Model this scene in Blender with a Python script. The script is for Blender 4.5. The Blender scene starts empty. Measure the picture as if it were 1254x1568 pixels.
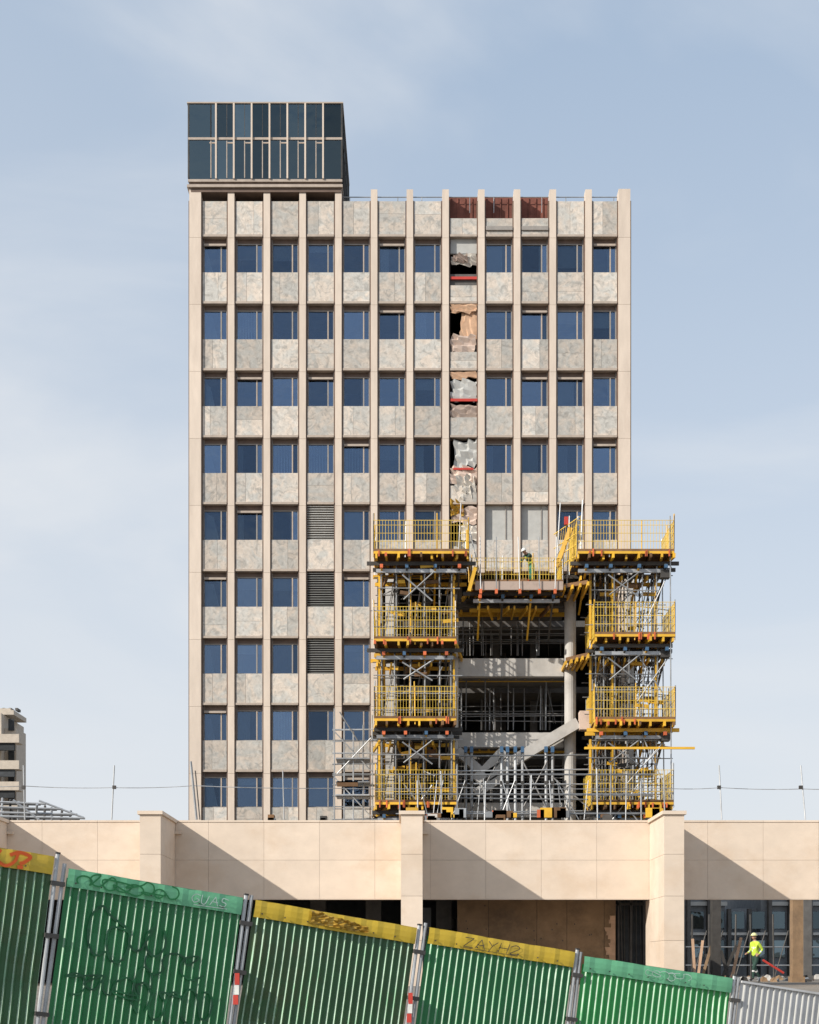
import bpy, math, random
from mathutils import Vector, Matrix
random.seed(7)
R=random.random
def U(a,b): return a+(b-a)*random.random()
scene=bpy.context.scene
F=2200.0; CX=627.0; HY=1480.0
def X(px,D): return (px-CX)*D/F
def Z(py,D): return (HY-py)*D/F
def P(px,py,D): return Vector((X(px,D),D,Z(py,D)))

# ---------------------------------------------------------------- materials
def newmat(name):
    m=bpy.data.materials.new(name); m.use_nodes=True
    return m,m.node_tree.nodes,m.node_tree.links,m.node_tree.nodes['Principled BSDF']
def mat(name,c,rough=0.7,metal=0.0,var=0.12,scale=3.0,isl=0.0,bump=0.0,dirt=None,dscale=0.6,damt=0.5,stretch=(1,1,1)):
    m,n,l,b=newmat(name)
    b.inputs['Roughness'].default_value=rough; b.inputs['Metallic'].default_value=metal
    tc=n.new('ShaderNodeTexCoord'); mp=n.new('ShaderNodeMapping'); mp.inputs['Scale'].default_value=stretch
    l.new(tc.outputs['Object'],mp.inputs['Vector'])
    no=n.new('ShaderNodeTexNoise'); no.inputs['Scale'].default_value=scale; no.inputs['Detail'].default_value=6; no.inputs['Roughness'].default_value=0.65
    l.new(mp.outputs[0],no.inputs['Vector'])
    mr=n.new('ShaderNodeMapRange'); mr.inputs[1].default_value=0.3; mr.inputs[2].default_value=0.7
    mr.inputs[3].default_value=1-var; mr.inputs[4].default_value=1+var
    l.new(no.outputs['Fac'],mr.inputs[0])
    fac=mr.outputs[0]
    if isl>0:
        ge=n.new('ShaderNodeNewGeometry'); m2=n.new('ShaderNodeMapRange')
        m2.inputs[3].default_value=1-isl; m2.inputs[4].default_value=1+isl
        l.new(ge.outputs['Random Per Island'],m2.inputs[0])
        mu=n.new('ShaderNodeMath'); mu.operation='MULTIPLY'; l.new(fac,mu.inputs[0]); l.new(m2.outputs[0],mu.inputs[1]); fac=mu.outputs[0]
    vm=n.new('ShaderNodeVectorMath'); vm.operation='SCALE'; vm.inputs[0].default_value=c; l.new(fac,vm.inputs['Scale'])
    out=vm.outputs[0]
    if dirt:
        n2=n.new('ShaderNodeTexNoise'); n2.inputs['Scale'].default_value=dscale; n2.inputs['Detail'].default_value=8; n2.inputs['Roughness'].default_value=0.7
        l.new(mp.outputs[0],n2.inputs['Vector'])
        m3=n.new('ShaderNodeMapRange'); m3.inputs[1].default_value=0.48; m3.inputs[2].default_value=0.68; m3.inputs[4].default_value=damt
        l.new(n2.outputs['Fac'],m3.inputs[0])
        mx=n.new('ShaderNodeMix'); mx.data_type='RGBA'; l.new(m3.outputs[0],mx.inputs[0]); l.new(out,mx.inputs[6]); mx.inputs[7].default_value=(*dirt,1)
        out=mx.outputs[2]
    l.new(out,b.inputs['Base Color'])
    if bump>0:
        bu=n.new('ShaderNodeBump'); bu.inputs['Strength'].default_value=bump; bu.inputs['Distance'].default_value=0.02
        l.new(no.outputs['Fac'],bu.inputs['Height']); l.new(bu.outputs[0],b.inputs['Normal'])
    return m

def stonemat(name,c1,c2,c3):
    m,n,l,b=newmat(name); b.inputs['Roughness'].default_value=0.75
    tc=n.new('ShaderNodeTexCoord'); ge=n.new('ShaderNodeNewGeometry')
    cm=n.new('ShaderNodeMath'); cm.operation='MULTIPLY'; cm.inputs[1].default_value=50; l.new(ge.outputs['Random Per Island'],cm.inputs[0])
    ad=n.new('ShaderNodeVectorMath'); ad.operation='ADD'; l.new(tc.outputs['Object'],ad.inputs[0]); l.new(cm.outputs[0],ad.inputs[1])
    n1=n.new('ShaderNodeTexNoise'); n1.inputs['Scale'].default_value=4.5; n1.inputs['Detail'].default_value=8; n1.inputs['Roughness'].default_value=0.70; n1.inputs['Distortion'].default_value=.8
    n2=n.new('ShaderNodeTexNoise'); n2.inputs['Scale'].default_value=1.1; n2.inputs['Detail'].default_value=4; n2.inputs['Distortion'].default_value=1.5
    n3=n.new('ShaderNodeTexNoise'); n3.inputs['Scale'].default_value=1.9; n3.inputs['Detail'].default_value=6; n3.inputs['Distortion'].default_value=2.4
    for q in (n1,n2,n3): l.new(ad.outputs[0],q.inputs['Vector'])
    r1=n.new('ShaderNodeMapRange'); r1.inputs[1].default_value=.3; r1.inputs[2].default_value=.7; r1.inputs[3].default_value=.76; r1.inputs[4].default_value=1.18
    l.new(n1.outputs['Fac'],r1.inputs[0])
    r2=n.new('ShaderNodeMapRange'); r2.inputs[1].default_value=.40; r2.inputs[2].default_value=.60; l.new(n2.outputs['Fac'],r2.inputs[0])
    mx=n.new('ShaderNodeMix'); mx.data_type='RGBA'; l.new(r2.outputs[0],mx.inputs[0]); mx.inputs[6].default_value=(*c1,1); mx.inputs[7].default_value=(*c2,1)
    r4=n.new('ShaderNodeMapRange'); r4.inputs[1].default_value=.52; r4.inputs[2].default_value=.66; r4.inputs[4].default_value=.7; l.new(n3.outputs['Fac'],r4.inputs[0])
    mx2=n.new('ShaderNodeMix'); mx2.data_type='RGBA'; l.new(r4.outputs[0],mx2.inputs[0]); l.new(mx.outputs[2],mx2.inputs[6]); mx2.inputs[7].default_value=(*c3,1)
    r3=n.new('ShaderNodeMapRange'); r3.inputs[3].default_value=.78; r3.inputs[4].default_value=1.17; l.new(ge.outputs['Random Per Island'],r3.inputs[0])
    mu=n.new('ShaderNodeMath'); mu.operation='MULTIPLY'; l.new(r1.outputs[0],mu.inputs[0]); l.new(r3.outputs[0],mu.inputs[1])
    vm=n.new('ShaderNodeVectorMath'); vm.operation='SCALE'; l.new(mx2.outputs[2],vm.inputs[0]); l.new(mu.outputs[0],vm.inputs['Scale'])
    l.new(vm.outputs[0],b.inputs['Base Color'])
    return m

def glassmat(name,tint,refl,base=0.32,wav=0.06):
    m=bpy.data.materials.new(name); m.use_nodes=True; n=m.node_tree.nodes; l=m.node_tree.links
    n.remove(n['Principled BSDF']); o=n['Material Output']
    t=n.new('ShaderNodeBsdfTransparent'); t.inputs[0].default_value=(*tint,1)
    g=n.new('ShaderNodeBsdfGlossy'); g.inputs['Color'].default_value=(*refl,1); g.inputs['Roughness'].default_value=0.02
    fr=n.new('ShaderNodeFresnel'); fr.inputs[0].default_value=1.5
    ge=n.new('ShaderNodeNewGeometry')
    rr=n.new('ShaderNodeMapRange'); rr.inputs[3].default_value=base*0.3; rr.inputs[4].default_value=base*1.7; l.new(ge.outputs['Random Per Island'],rr.inputs[0])
    ad=n.new('ShaderNodeMath'); ad.use_clamp=True; l.new(fr.outputs[0],ad.inputs[0]); l.new(rr.outputs[0],ad.inputs[1])
    tc=n.new('ShaderNodeTexCoord'); no=n.new('ShaderNodeTexNoise'); no.inputs['Scale'].default_value=0.9; l.new(tc.outputs['Object'],no.inputs['Vector'])
    bu=n.new('ShaderNodeBump'); bu.inputs['Strength'].default_value=wav; bu.inputs['Distance'].default_value=.3; l.new(no.outputs['Fac'],bu.inputs['Height']); l.new(bu.outputs[0],g.inputs['Normal'])
    mx=n.new('ShaderNodeMixShader'); l.new(ad.outputs[0],mx.inputs[0]); l.new(t.outputs[0],mx.inputs[1]); l.new(g.outputs[0],mx.inputs[2])
    l.new(mx.outputs[0],o.inputs['Surface'])
    return m

M={}
M['cream']=mat('pilaster_concrete',(.65,.55,.46),.75,var=.08,scale=1.5,isl=.05,dirt=(.46,.37,.30),dscale=.5,damt=.4,stretch=(2,2,.4))
M['bronze']=mat('bronze_trim_and_shade',(.15,.10,.075),.5,var=.2)
M['ledge']=mat('ledge_metal',(.42,.35,.29),.6,var=.15)
M['stone']=stonemat('facade_stone',(.49,.475,.44),(.59,.515,.44),(.32,.305,.28))
M['glass']=glassmat('window_glass',(.60,.67,.72),(.38,.53,.78),.17,.1)
M['glassd']=glassmat('box_glass',(.14,.19,.20),(.40,.54,.62),.19,.05)
M['frame']=mat('window_frame',(.30,.275,.25),.5)
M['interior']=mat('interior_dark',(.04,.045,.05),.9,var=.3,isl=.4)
M['curtain_and_reflection']=mat('curtain_and_reflection',(.55,.56,.55),.9,var=.15,isl=.4,scale=8,stretch=(6,1,.3))
M['louvre']=mat('louvre_metal',(.55,.54,.51),.5)
M['louvred']=mat('louvre_dark',(.24,.24,.23),.5)
M['board']=mat('grey_board',(.45,.45,.43),.8,var=.08)
M['rust']=mat('rust_panel',(.20,.07,.05),.85,var=.35,scale=2,isl=.2)
M['torn']=mat('torn_membrane',(.55,.43,.36),.8,var=.25,scale=2,isl=.3,dirt=(.2,.15,.12),dscale=2)
M['tornw']=mat('insulation',(.6,.56,.5),.85,var=.2,scale=3,isl=.2)
M['orange_brick']=mat('clay_block',(.62,.40,.26),.85,var=.2,isl=.15)
M['concrete']=mat('new_concrete',(.50,.48,.45),.8,var=.12,scale=1.2,dirt=(.33,.31,.285),dscale=.8,damt=.6)
M['concreted']=mat('old_and_shaded_concrete',(.11,.105,.10),.9,var=.25,isl=.2)
M['yellow']=mat('yellow_timber_beam',(.74,.42,.03),.55,var=.18,isl=.2,dirt=(.4,.25,.07),dscale=1.5)
M['yellowr']=mat('yellow_rail',(.74,.50,.07),.5,var=.15,isl=.15)
M['deck']=mat('plywood_deck',(.17,.09,.04),.8,var=.3,isl=.3)
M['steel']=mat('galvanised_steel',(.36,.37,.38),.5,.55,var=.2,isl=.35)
M['steeli']=mat('steel_prop_shaded',(.20,.195,.19),.6,.3,var=.3,isl=.5)  # darkened copy of the steel, interior shade put into the colour
M['steeld']=mat('weathered_steel',(.07,.065,.06),.6,.3,var=.3,isl=.3)
M['orange']=mat('orange_clamp',(.55,.12,.04),.6,isl=.3)
M['red']=mat('red_paint',(.5,.045,.03),.6)
M['blue']=mat('blue_jack',(.05,.12,.22),.5)
M['stonewall']=mat('limestone_cladding',(.69,.575,.465),.8,var=.07,scale=1.3,isl=.045,bump=.1,dirt=(.59,.45,.325),dscale=.55,damt=.6,stretch=(1,1,1.4))
M['joint']=mat('joint_mortar',(.42,.33,.26),.9)
M['brown']=mat('chipboard',(.27,.175,.10),.85,var=.25,scale=2,isl=.12,dirt=(.12,.085,.06),dscale=1.1,damt=.6)
M['green']=mat('green_sheet',(.012,.18,.05),.42,var=.22,scale=.8,isl=.05,dirt=(.01,.07,.028),dscale=.8,damt=.6)
M['greenl']=mat('green_sheet_bright',(.025,.32,.07),.42,var=.12,scale=1,dirt=(.02,.2,.05),dscale=.8,damt=.4)
M['ribl']=mat('rib_flank_highlight',(.42,.58,.44),.5,var=.4,scale=5,dirt=(.05,.30,.10),dscale=2.5,damt=.75)  # paler green for the sunward rib flank, highlight painted into the colour
M['greend']=mat('green_sheet_old',(.03,.105,.035),.5,var=.28,scale=1,dirt=(.08,.08,.03),dscale=1.1,damt=.65)
M['bandg']=mat('green_band',(.16,.48,.26),.5,var=.12,scale=2,dirt=(.09,.34,.17),dscale=1.5)
M['bandy']=mat('yellow_band',(.70,.48,.04),.5,var=.12,scale=2,dirt=(.48,.33,.05),dscale=2,damt=.7)
M['white']=mat('white_sheet',(.58,.58,.58),.5,var=.12,dirt=(.38,.37,.35))
M['ink']=mat('dark_spray',(.009,.07,.028),.6,var=.4,scale=5,dirt=(.012,.17,.05),dscale=3,damt=.95)
M['inkg']=mat('pale_spray',(.50,.62,.56),.7,var=.3,scale=6)
M['inko']=mat('orange_spray',(.75,.12,.02),.7)
M['foil']=mat('torn_sticker',(.45,.27,.04),.35,.2,var=.5,scale=6)
M['farb']=mat('apartment_render',(.50,.44,.37),.9,var=.1)
M['grey']=mat('grey_cladding',(.20,.215,.23),.8,var=.2,isl=.3)
M['asphalt']=mat('asphalt',(.05,.05,.052),.9,var=.25,scale=8,bump=.3)
M['pave']=mat('paving',(.26,.25,.24),.9,var=.15,scale=4)
M['paint']=mat('road_paint',(.75,.75,.73),.7)
M['ground']=mat('ground_dirt',(.22,.19,.155),.95,var=.3,scale=.6,bump=.3)
M['skin']=mat('skin',(.45,.26,.18),.6)
M['hivis']=mat('hivis_fabric',(.50,.66,.06),.8,var=.2,scale=8)
M['darkc']=mat('dark_green_cloth',(.025,.06,.045),.9,var=.3,scale=8)
M['helmet']=mat('helmet_shell',(.72,.72,.68),.35)
M['helmety']=mat('helmet_shell_yellow',(.72,.70,.35),.35)
M['boot']=mat('boots',(.03,.022,.018),.7)
M['reflect']=mat('reflective_tape',(.7,.7,.68),.4)
M['bluevest']=mat('green_trousers',(.06,.30,.22),.8,var=.2,scale=8)

# ---------------------------------------------------------------- mesh builder
class MB:
    def __init__(s): s.v=[];s.f=[];s.m=[];s.mats=[]
    def mi(s,k):
        if k not in s.mats: s.mats.append(k)
        return s.mats.index(k)
    def hexa(s,c,k):
        b=len(s.v); s.v+= [tuple(p) for p in c]; i=s.mi(k)
        for f in ((0,3,2,1),(4,5,6,7),(0,1,5,4),(1,2,6,5),(2,3,7,6),(3,0,4,7)):
            s.f.append(tuple(b+q for q in f)); s.m.append(i)
    def box(s,x0,x1,y0,y1,z0,z1,k):
        if x1<x0:x0,x1=x1,x0
        if y1<y0:y0,y1=y1,y0
        if z1<z0:z0,z1=z1,z0
        s.hexa([(x0,y0,z0),(x1,y0,z0),(x1,y1,z0),(x0,y1,z0),(x0,y0,z1),(x1,y0,z1),(x1,y1,z1),(x0,y1,z1)],k)
    def beam(s,a,b,w,h,k,up=Vector((0,0,1))):
        a=Vector(a);b=Vector(b);d=(b-a)
        if d.length<1e-6:return
        d.normalize(); r=d.cross(up)
        if r.length<1e-3: r=d.cross(Vector((0,1,0)))
        r.normalize(); u=r.cross(d)
        r*=w/2;u*=h/2
        s.hexa([a-r-u,a+r-u,a+r+u,a-r+u,b-r-u,b+r-u,b+r+u,b-r+u],k)
    def tube(s,a,b,r,k,n=6):
        a=Vector(a);b=Vector(b);d=(b-a)
        if d.length<1e-6:return
        d.normalize(); e=d.cross(Vector((0,0,1)))
        if e.length<1e-2: e=Vector((1,0,0))
        e.normalize(); g=d.cross(e); base=len(s.v); i=s.mi(k)
        for p in (a,b):
            for j in range(n):
                t=2*math.pi*j/n; s.v.append(tuple(p+e*math.cos(t)*r+g*math.sin(t)*r))
        for j in range(n):
            j2=(j+1)%n; s.f.append((base+j,base+j2,base+n+j2,base+n+j)); s.m.append(i)
        s.f.append(tuple(base+j for j in reversed(range(n)))); s.m.append(i)
        s.f.append(tuple(base+n+j for j in range(n))); s.m.append(i)
    def grid(s,fn,nu,nv,k):
        b=len(s.v); i=s.mi(k)
        for a in range(nu+1):
            for c in range(nv+1): s.v.append(tuple(fn(a/nu,c/nv)))
        for a in range(nu):
            for c in range(nv):
                p=b+a*(nv+1)+c; s.f.append((p,p+nv+1,p+nv+2,p+1)); s.m.append(i)
    def obj(s,name,parent=None,smooth=False):
        me=bpy.data.meshes.new(name); me.from_pydata(s.v,[],s.f)
        for k in s.mats: me.materials.append(M[k])
        me.polygons.foreach_set('material_index',s.m)
        if smooth: me.polygons.foreach_set('use_smooth',[True]*len(s.f))
        me.update(); o=bpy.data.objects.new(name,me); scene.collection.objects.link(o)
        if parent: o.parent=parent
        return o
def empty(name):
    e=bpy.data.objects.new(name,None); scene.collection.objects.link(e); return e

# ---------------------------------------------------------------- camera
cd=bpy.data.cameras.new('camera'); cam=bpy.data.objects.new('camera',cd); scene.collection.objects.link(cam); scene.camera=cam
cam.location=(0,0,0); cam.rotation_euler=(math.radians(90),0,0)
cd.sensor_fit='HORIZONTAL'; cd.sensor_width=36; cd.lens=36*F/1254
cd.shift_y=(HY-784)/1254; cd.clip_end=6000; cd.clip_start=.1

# ---------------------------------------------------------------- light
LD=Vector((1,.70,-.66)).normalized()
sd=bpy.data.lights.new('sun','SUN'); sd.energy=5.0; sd.angle=math.radians(.55); sd.color=(1,.935,.84)
so=bpy.data.objects.new('sun',sd); scene.collection.objects.link(so)
so.rotation_euler=LD.to_track_quat('-Z','Y').to_euler()
w=bpy.data.worlds.new('World'); scene.world=w; w.use_nodes=True
n=w.node_tree.nodes; l=w.node_tree.links; bg=n['Background']
sky=n.new('ShaderNodeTexSky'); sky.sky_type='NISHITA'; sky.sun_disc=False
el=math.asin(-LD.z); rot=math.atan2(-LD.x,-LD.y)
sky.sun_elevation=el; sky.sun_rotation=rot%(2*math.pi); sky.dust_density=.8; sky.air_density=1.2; sky.ozone_density=2.0
tc=n.new('ShaderNodeTexCoord'); mp=n.new('ShaderNodeMapping'); mp.inputs['Rotation'].default_value=(0,math.radians(38),0); mp.inputs['Scale'].default_value=(1.3,1.3,3.4)
l.new(tc.outputs['Generated'],mp.inputs['Vector'])
no=n.new('ShaderNodeTexNoise'); no.inputs['Scale'].default_value=1.7; no.inputs['Detail'].default_value=7; no.inputs['Roughness'].default_value=.5; no.inputs['Distortion'].default_value=.7
l.new(mp.outputs[0],no.inputs['Vector'])
sx=n.new('ShaderNodeSeparateXYZ'); l.new(tc.outputs['Generated'],sx.inputs[0])
hz=n.new('ShaderNodeMapRange'); hz.interpolation_type='SMOOTHSTEP'; hz.inputs[1].default_value=.0; hz.inputs[2].default_value=.62; hz.inputs[3].default_value=.93; hz.inputs[4].default_value=.64
l.new(sx.outputs['Z'],hz.inputs[0])
hc_=n.new('ShaderNodeMix'); hc_.data_type='RGBA'; hc_.inputs[6].default_value=(7.0,7.25,7.6,1); hc_.inputs[7].default_value=(4.6,5.8,7.4,1)
hq=n.new('ShaderNodeMapRange'); hq.inputs[1].default_value=.04; hq.inputs[2].default_value=.60; l.new(sx.outputs['Z'],hq.inputs[0]); l.new(hq.outputs[0],hc_.inputs[0])
mx=n.new('ShaderNodeMix'); mx.data_type='RGBA'; l.new(hz.outputs[0],mx.inputs[0]); l.new(sky.outputs[0],mx.inputs[6]); l.new(hc_.outputs[2],mx.inputs[7])
mr=n.new('ShaderNodeMapRange'); mr.interpolation_type='SMOOTHSTEP'; mr.inputs[1].default_value=.36; mr.inputs[2].default_value=.72; mr.inputs[3].default_value=.0; mr.inputs[4].default_value=.66
l.new(no.outputs['Fac'],mr.inputs[0])
hx=n.new('ShaderNodeMath'); hx.operation='MULTIPLY_ADD'; hx.use_clamp=True; hx.inputs[1].default_value=-.45; l.new(sx.outputs['X'],hx.inputs[0]); l.new(mr.outputs[0],hx.inputs[2])
m2=n.new('ShaderNodeMix'); m2.data_type='RGBA'; l.new(hx.outputs[0],m2.inputs[0]); l.new(mx.outputs[2],m2.inputs[6]); m2.inputs[7].default_value=(7.2,7.4,7.65,1)
l.new(m2.outputs[2],bg.inputs[0]); bg.inputs[1].default_value=.113
scene.view_settings.view_transform='Standard'; scene.view_settings.look='None'; scene.view_settings.exposure=0

# ---------------------------------------------------------------- ground
def gz(x,y):
    s=-1.52-.14*max(-45,min(45,x))
    t=max(0,min(1,(y-22)/8)); t=t*t*(3-2*t)
    back=max(0,min(1,(-y-15)/60))
    return s*(1-t)+(-.55)*t if y>0 else s*(1-back)+(-1.5)*back
g=MB()
xs=[-3000,-600,-150,-80]+[-45+3*i for i in range(31)]+[80,150,600,3000]
ys=[-3000,-500,-100,-75,-50,-30,-15,-5,0,8,14,18,22]+[22+i for i in range(1,9)]+[35,45,60,90,150,400,1200,4000]
for y in ys:
    for x in xs: g.v.append((x,y,gz(x,y)))
g.mi('ground'); nx=len(xs)
for j in range(len(ys)-1):
    for i in range(nx-1):
        a=j*nx+i; g.f.append((a,a+1,a+1+nx,a+nx)); g.m.append(0)
g.obj('ground')
rd=MB(); rd.grid(lambda a,b:(-45+90*a,-9+18*b,-1.52-.14*(-45+90*a)+.006),1,1,'asphalt'); rd.obj('road')
rm=MB()
for i in range(14):
    x=-42+6*i; rm.grid(lambda a,b:(x+3*a,-.08+.16*b,-1.52-.14*(x+3*a)+.011),1,1,'paint')
rm.obj('road_markings')
pv=MB()
def slab(x0,x1,y0,y1,h,k,mb):
    a=lambda x:-1.52-.14*x
    mb.hexa([(x0,y0,a(x0)-.3),(x1,y0,a(x1)-.3),(x1,y1,a(x1)-.3),(x0,y1,a(x0)-.3),(x0,y0,a(x0)+h),(x1,y0,a(x1)+h),(x1,y1,a(x1)+h),(x0,y1,a(x0)+h)],k)
slab(-45,45,9.0,9.2,.13,'concrete',pv); slab(-45,45,9.2,14.5,.12,'pave',pv); pv.obj('pavement')

# ---------------------------------------------------------------- tower
D=71.0
def tx(px): return X(px,D)
def tz(py): return Z(py,D)
tower=empty('office_tower')
C=[299+54.75*i for i in range(13)]
pil=MB(); sp=MB(); le=MB(); gl=MB(); fr=MB(); inn=MB(); br=MB(); lv=MB()
for i,c in enumerate(C):
    wpx=9 if i in(0,12) else 5.0
    segs=[290]+[r*102.5+467 for r in range(-1,9)]+[1498]
    for a,b in zip(segs[:-1],segs[1:]):
        if i in (6,7,8,9,10,11) and a>860: continue
        y0=D if i not in(0,12) else D-.05
        pil.box(tx(c-wpx),tx(c+wpx),y0,D+.6,tz(b)+.012,tz(a),'cream')
    bot=1498 if i<6 or i==12 else 871
    br.box(tx(c-wpx-1.8),tx(c+wpx+1.8),D+.09,D+.62,tz(bot),tz(306),'bronze')
def winrow(r): return 416+102.5*r
for i in range(12):
    L=C[i]+(9 if i==0 else 5.0)+2.0; Rr=C[i+1]-(9 if i==11 else 5.0)-2.0
    for r in range(-1,9):
        T=winrow(r)
        if i>=5 and r>=5: continue
        t0=307 if r==-1 else T; t1=T+44.5
        if r==-1 and i in(7,8,9): t0=333
        if i==7 and r>=0: t0=T+U(14,20)
        yy=D+.07+U(0,.015)
        mid=(L+Rr)/2+U(-8,8)
        if R()<.45:
            sp.box(tx(L),tx(mid)-.005,yy,yy+.1,tz(t1),tz(t0),'stone'); sp.box(tx(mid)+.005,tx(Rr),yy,yy+.1,tz(t1),tz(t0),'stone')
        elif R()<.5:
            zm=tz((t0+t1)/2+U(-8,8)); sp.box(tx(L),tx(Rr),yy,yy+.1,tz(t1),zm-.005,'stone'); sp.box(tx(L),tx(Rr),yy,yy+.1,zm+.005,tz(t0),'stone')
        else: sp.box(tx(L),tx(Rr),yy,yy+.1,tz(t1),tz(t0),'stone')
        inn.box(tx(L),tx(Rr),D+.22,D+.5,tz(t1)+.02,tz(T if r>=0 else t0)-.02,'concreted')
        le.box(tx(L),tx(Rr),D+.03,D+.55,tz(t1+3.6),tz(t1+.3),'ledge')
        if r==8 or (i>=5 and r>=4): continue
        w0=T+48.5; w1=T+102.5; zt=tz(w0); zb=tz(w1); xl=tx(L); xr=tx(Rr)
        gy=D+.38
        if i==7: continue
        if i==3 and r in(3,4,5):
            k='louvre' if r==3 else 'louvred'
            nn=15
            for q in range(nn):
                z=zb+(zt-zb)*(q+.5)/nn; lv.hexa([(xl,gy-.26,z-.035),(xr,gy-.26,z-.035),(xr,gy-.14,z+.03),(xl,gy-.14,z+.03),(xl,gy-.26,z-.02),(xr,gy-.26,z-.02),(xr,gy-.14,z+.045),(xl,gy-.14,z+.045)],k)
            lv.box(xl,xr,gy+.08,gy+.1,zb,zt,'steeld' if r>3 else 'frame'); continue
        if i in(8,9) and r==3:
            lv.box(xl,xr,gy-.1,gy,zb,zt,'board'); lv.box(xr-.35,xr-.3,gy-.14,gy-.1,zb,zt,'frame'); continue
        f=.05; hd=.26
        fr.box(xl,xl+f,gy-.06,gy+.04,zb,zt,'frame'); fr.box(xr-f,xr,gy-.06,gy+.04,zb,zt,'frame')
        fr.box(xl+f,xr-f,gy-.04,gy+.04,zt-hd+.05,zt,'bronze'); fr.box(xl+f,xr-f,gy-.06,gy+.04,zt-hd,zt-hd+.048,'frame'); fr.box(xl+f,xr-f,gy-.06,gy+.04,zb,zb+.06,'frame')  # bronze header box added to draw the dark shadow line under the ledge
        mxx=xr-.30
        fr.box(mxx-.03,mxx+.03,gy-.07,gy+.03,zb+.06,zt-hd,'frame' if R()<.6 else 'ledge')
        if R()<(.08 if i<5 else .28): fr.box(xl+f,xr-f,gy-.18,gy-.06,zt-.36,zt-.26,'ledge')
        gl.box(xl+f,mxx-.03,gy,gy+.012,zb+.06,zt-hd,'glass')
        gl.box(mxx+.03,xr-f,gy,gy+.012,zb+.06,zt-hd,'glass')
        q=R()
        if q<.22: inn.box(xl+.08,xl+.08+U(.2,.9),gy+.12,gy+.14,zb,zt,'curtain_and_reflection')
        elif q<.42: inn.box(xl+.08,xr-.08,gy+.12,gy+.14,zt-U(.4,1.5),zt,'curtain_and_reflection')
        elif q<.52: inn.box(xr-.42,xr-.08,gy+.12,gy+.14,zb,zt,'curtain_and_reflection')
        elif q<.66:
            for s_ in range(7): inn.box(xl+.15+s_*.14,xl+.2+s_*.14,gy+.12,gy+.14,zb,zt,'curtain_and_reflection')
        if i==0: 
            a=U(.5,.9); inn.hexa([(xl+.12,gy+.16,zb),(xl+a,gy+.16,zb),(xl+a,gy+.18,zb),(xl+.12,gy+.18,zb),(xl+.12,gy+.16,zt-U(.2,.6)),(xl+a*.6,gy+.16,zb+U(.7,1.3)),(xl+a*.6,gy+.18,zb+U(.7,1.3)),(xl+.12,gy+.18,zt-.5)],'curtain_and_reflection')  # pale wedge behind first-column glass, painted stand-in for its reflections
xL=tx(291); xR=tx(965); yB=D+16
for r in range(-1,10):
    z=tz(winrow(r)+20)
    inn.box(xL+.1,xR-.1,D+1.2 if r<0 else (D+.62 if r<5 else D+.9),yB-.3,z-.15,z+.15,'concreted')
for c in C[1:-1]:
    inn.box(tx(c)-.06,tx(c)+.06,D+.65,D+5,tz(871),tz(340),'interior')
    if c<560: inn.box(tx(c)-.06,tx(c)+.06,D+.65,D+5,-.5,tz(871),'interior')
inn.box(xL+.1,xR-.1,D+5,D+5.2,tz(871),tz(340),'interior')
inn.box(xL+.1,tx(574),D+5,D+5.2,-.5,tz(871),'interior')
sh=MB()
sh.box(xL,xL+.3,D+.6,yB,-.6,tz(308),'cream'); sh.box(xR-.3,xR,D+.6,yB,tz(1498),tz(308),'cream')
sh.box(xL+.3,xR-.3,yB-.3,yB,-.6,tz(308),'cream')
sh.box(xL+.3,xR-.3,D+1.2,yB-.3,tz(325),tz(318),'concreted')
for i in(7,8,9):
    sh.box(tx(C[i]+5),tx(C[i+1]-5),D+.75,D+.85,tz(337),Z(301.5,D+.75),'rust')
    for q in range(4): sh.box(tx(C[i]+8+q*11),tx(C[i]+8+q*11)+.04,D+.70,D+.748,tz(335),Z(303,D+.7),'rust')
    le.box(tx(C[i]+7),tx(C[i+1]-7),D+.2,D+.69,tz(336.5),tz(333.2),'ledge')
    if i>7: le.box(tx(C[i]+7),tx(C[i+1]-7),D+.0,D+.06,tz(352),tz(346),'frame')
ra=MB()
ra.tube((tx(524),D+.5,Z(302,D+.5)),(tx(950),D+.5,Z(302,D+.5)),.025,'steel')
for q in range(12): 
    x=tx(535+q*37); ra.tube((x,D+.5,tz(318)),(x,D+.5,Z(302,D+.5)),.02,'steel')
ra.obj('roof_rail',tower)
# glass rooftop box
bx=MB(); bg_=MB()
DB=D-.12
def xx(px): return X(px,DB)
def zz(py): return Z(py,DB)
x0,x1=xx(288),xx(524); yb=DB/.905
bx.box(x0-.05,x1+.02,DB-.05,yb,zz(287),zz(283),'ledge'); bx.box(xx(289),xx(523),DB+.04,yb-.05,zz(282.9),zz(279),'bronze'); bx.box(xx(292),xx(522),DB+.06,yb-.1,zz(293),zz(287.2),'bronze')
bx.box(x0-.05,x1+.05,DB-.06,yb,zz(159),zz(157),'ledge')
bx.box(x0+.06,x1-.06,DB+.02,yb-.1,zz(161.5),zz(159.1),'steeld')
bx.box(x0,x1,DB-.04,DB+.05,zz(214.5),zz(211),'ledge')
bx.box(x0,x1,DB-.04,DB+.05,zz(278.8),zz(275),'ledge')
for px in (288.8,523.3): bx.box(xx(px)-.04,xx(px)+.04,DB-.03,DB+.05,zz(273),zz(160),'steeld')
ups=[331+27.3*k for k in range(7)]
for px in ups:
    bx.box(xx(px)-.04,xx(px)+.04,DB-.12,DB+.05,zz(274.9),zz(160),'cream')
for k in range(7):
    px=320+27.3*k if k else 323
    bx.box(xx(px)-.022,xx(px)+.022,DB-.03,DB+.04,zz(273),zz(216),'ledge')
    bx.box(xx(px)-.012,xx(px)+.012,DB-.02,DB+.04,zz(209),zz(160),'steeld')
    bx.box(xx(ups[k]-11)+.02,xx(ups[k]),DB-.02,DB+.03,zz(220),zz(218),'ledge')
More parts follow.
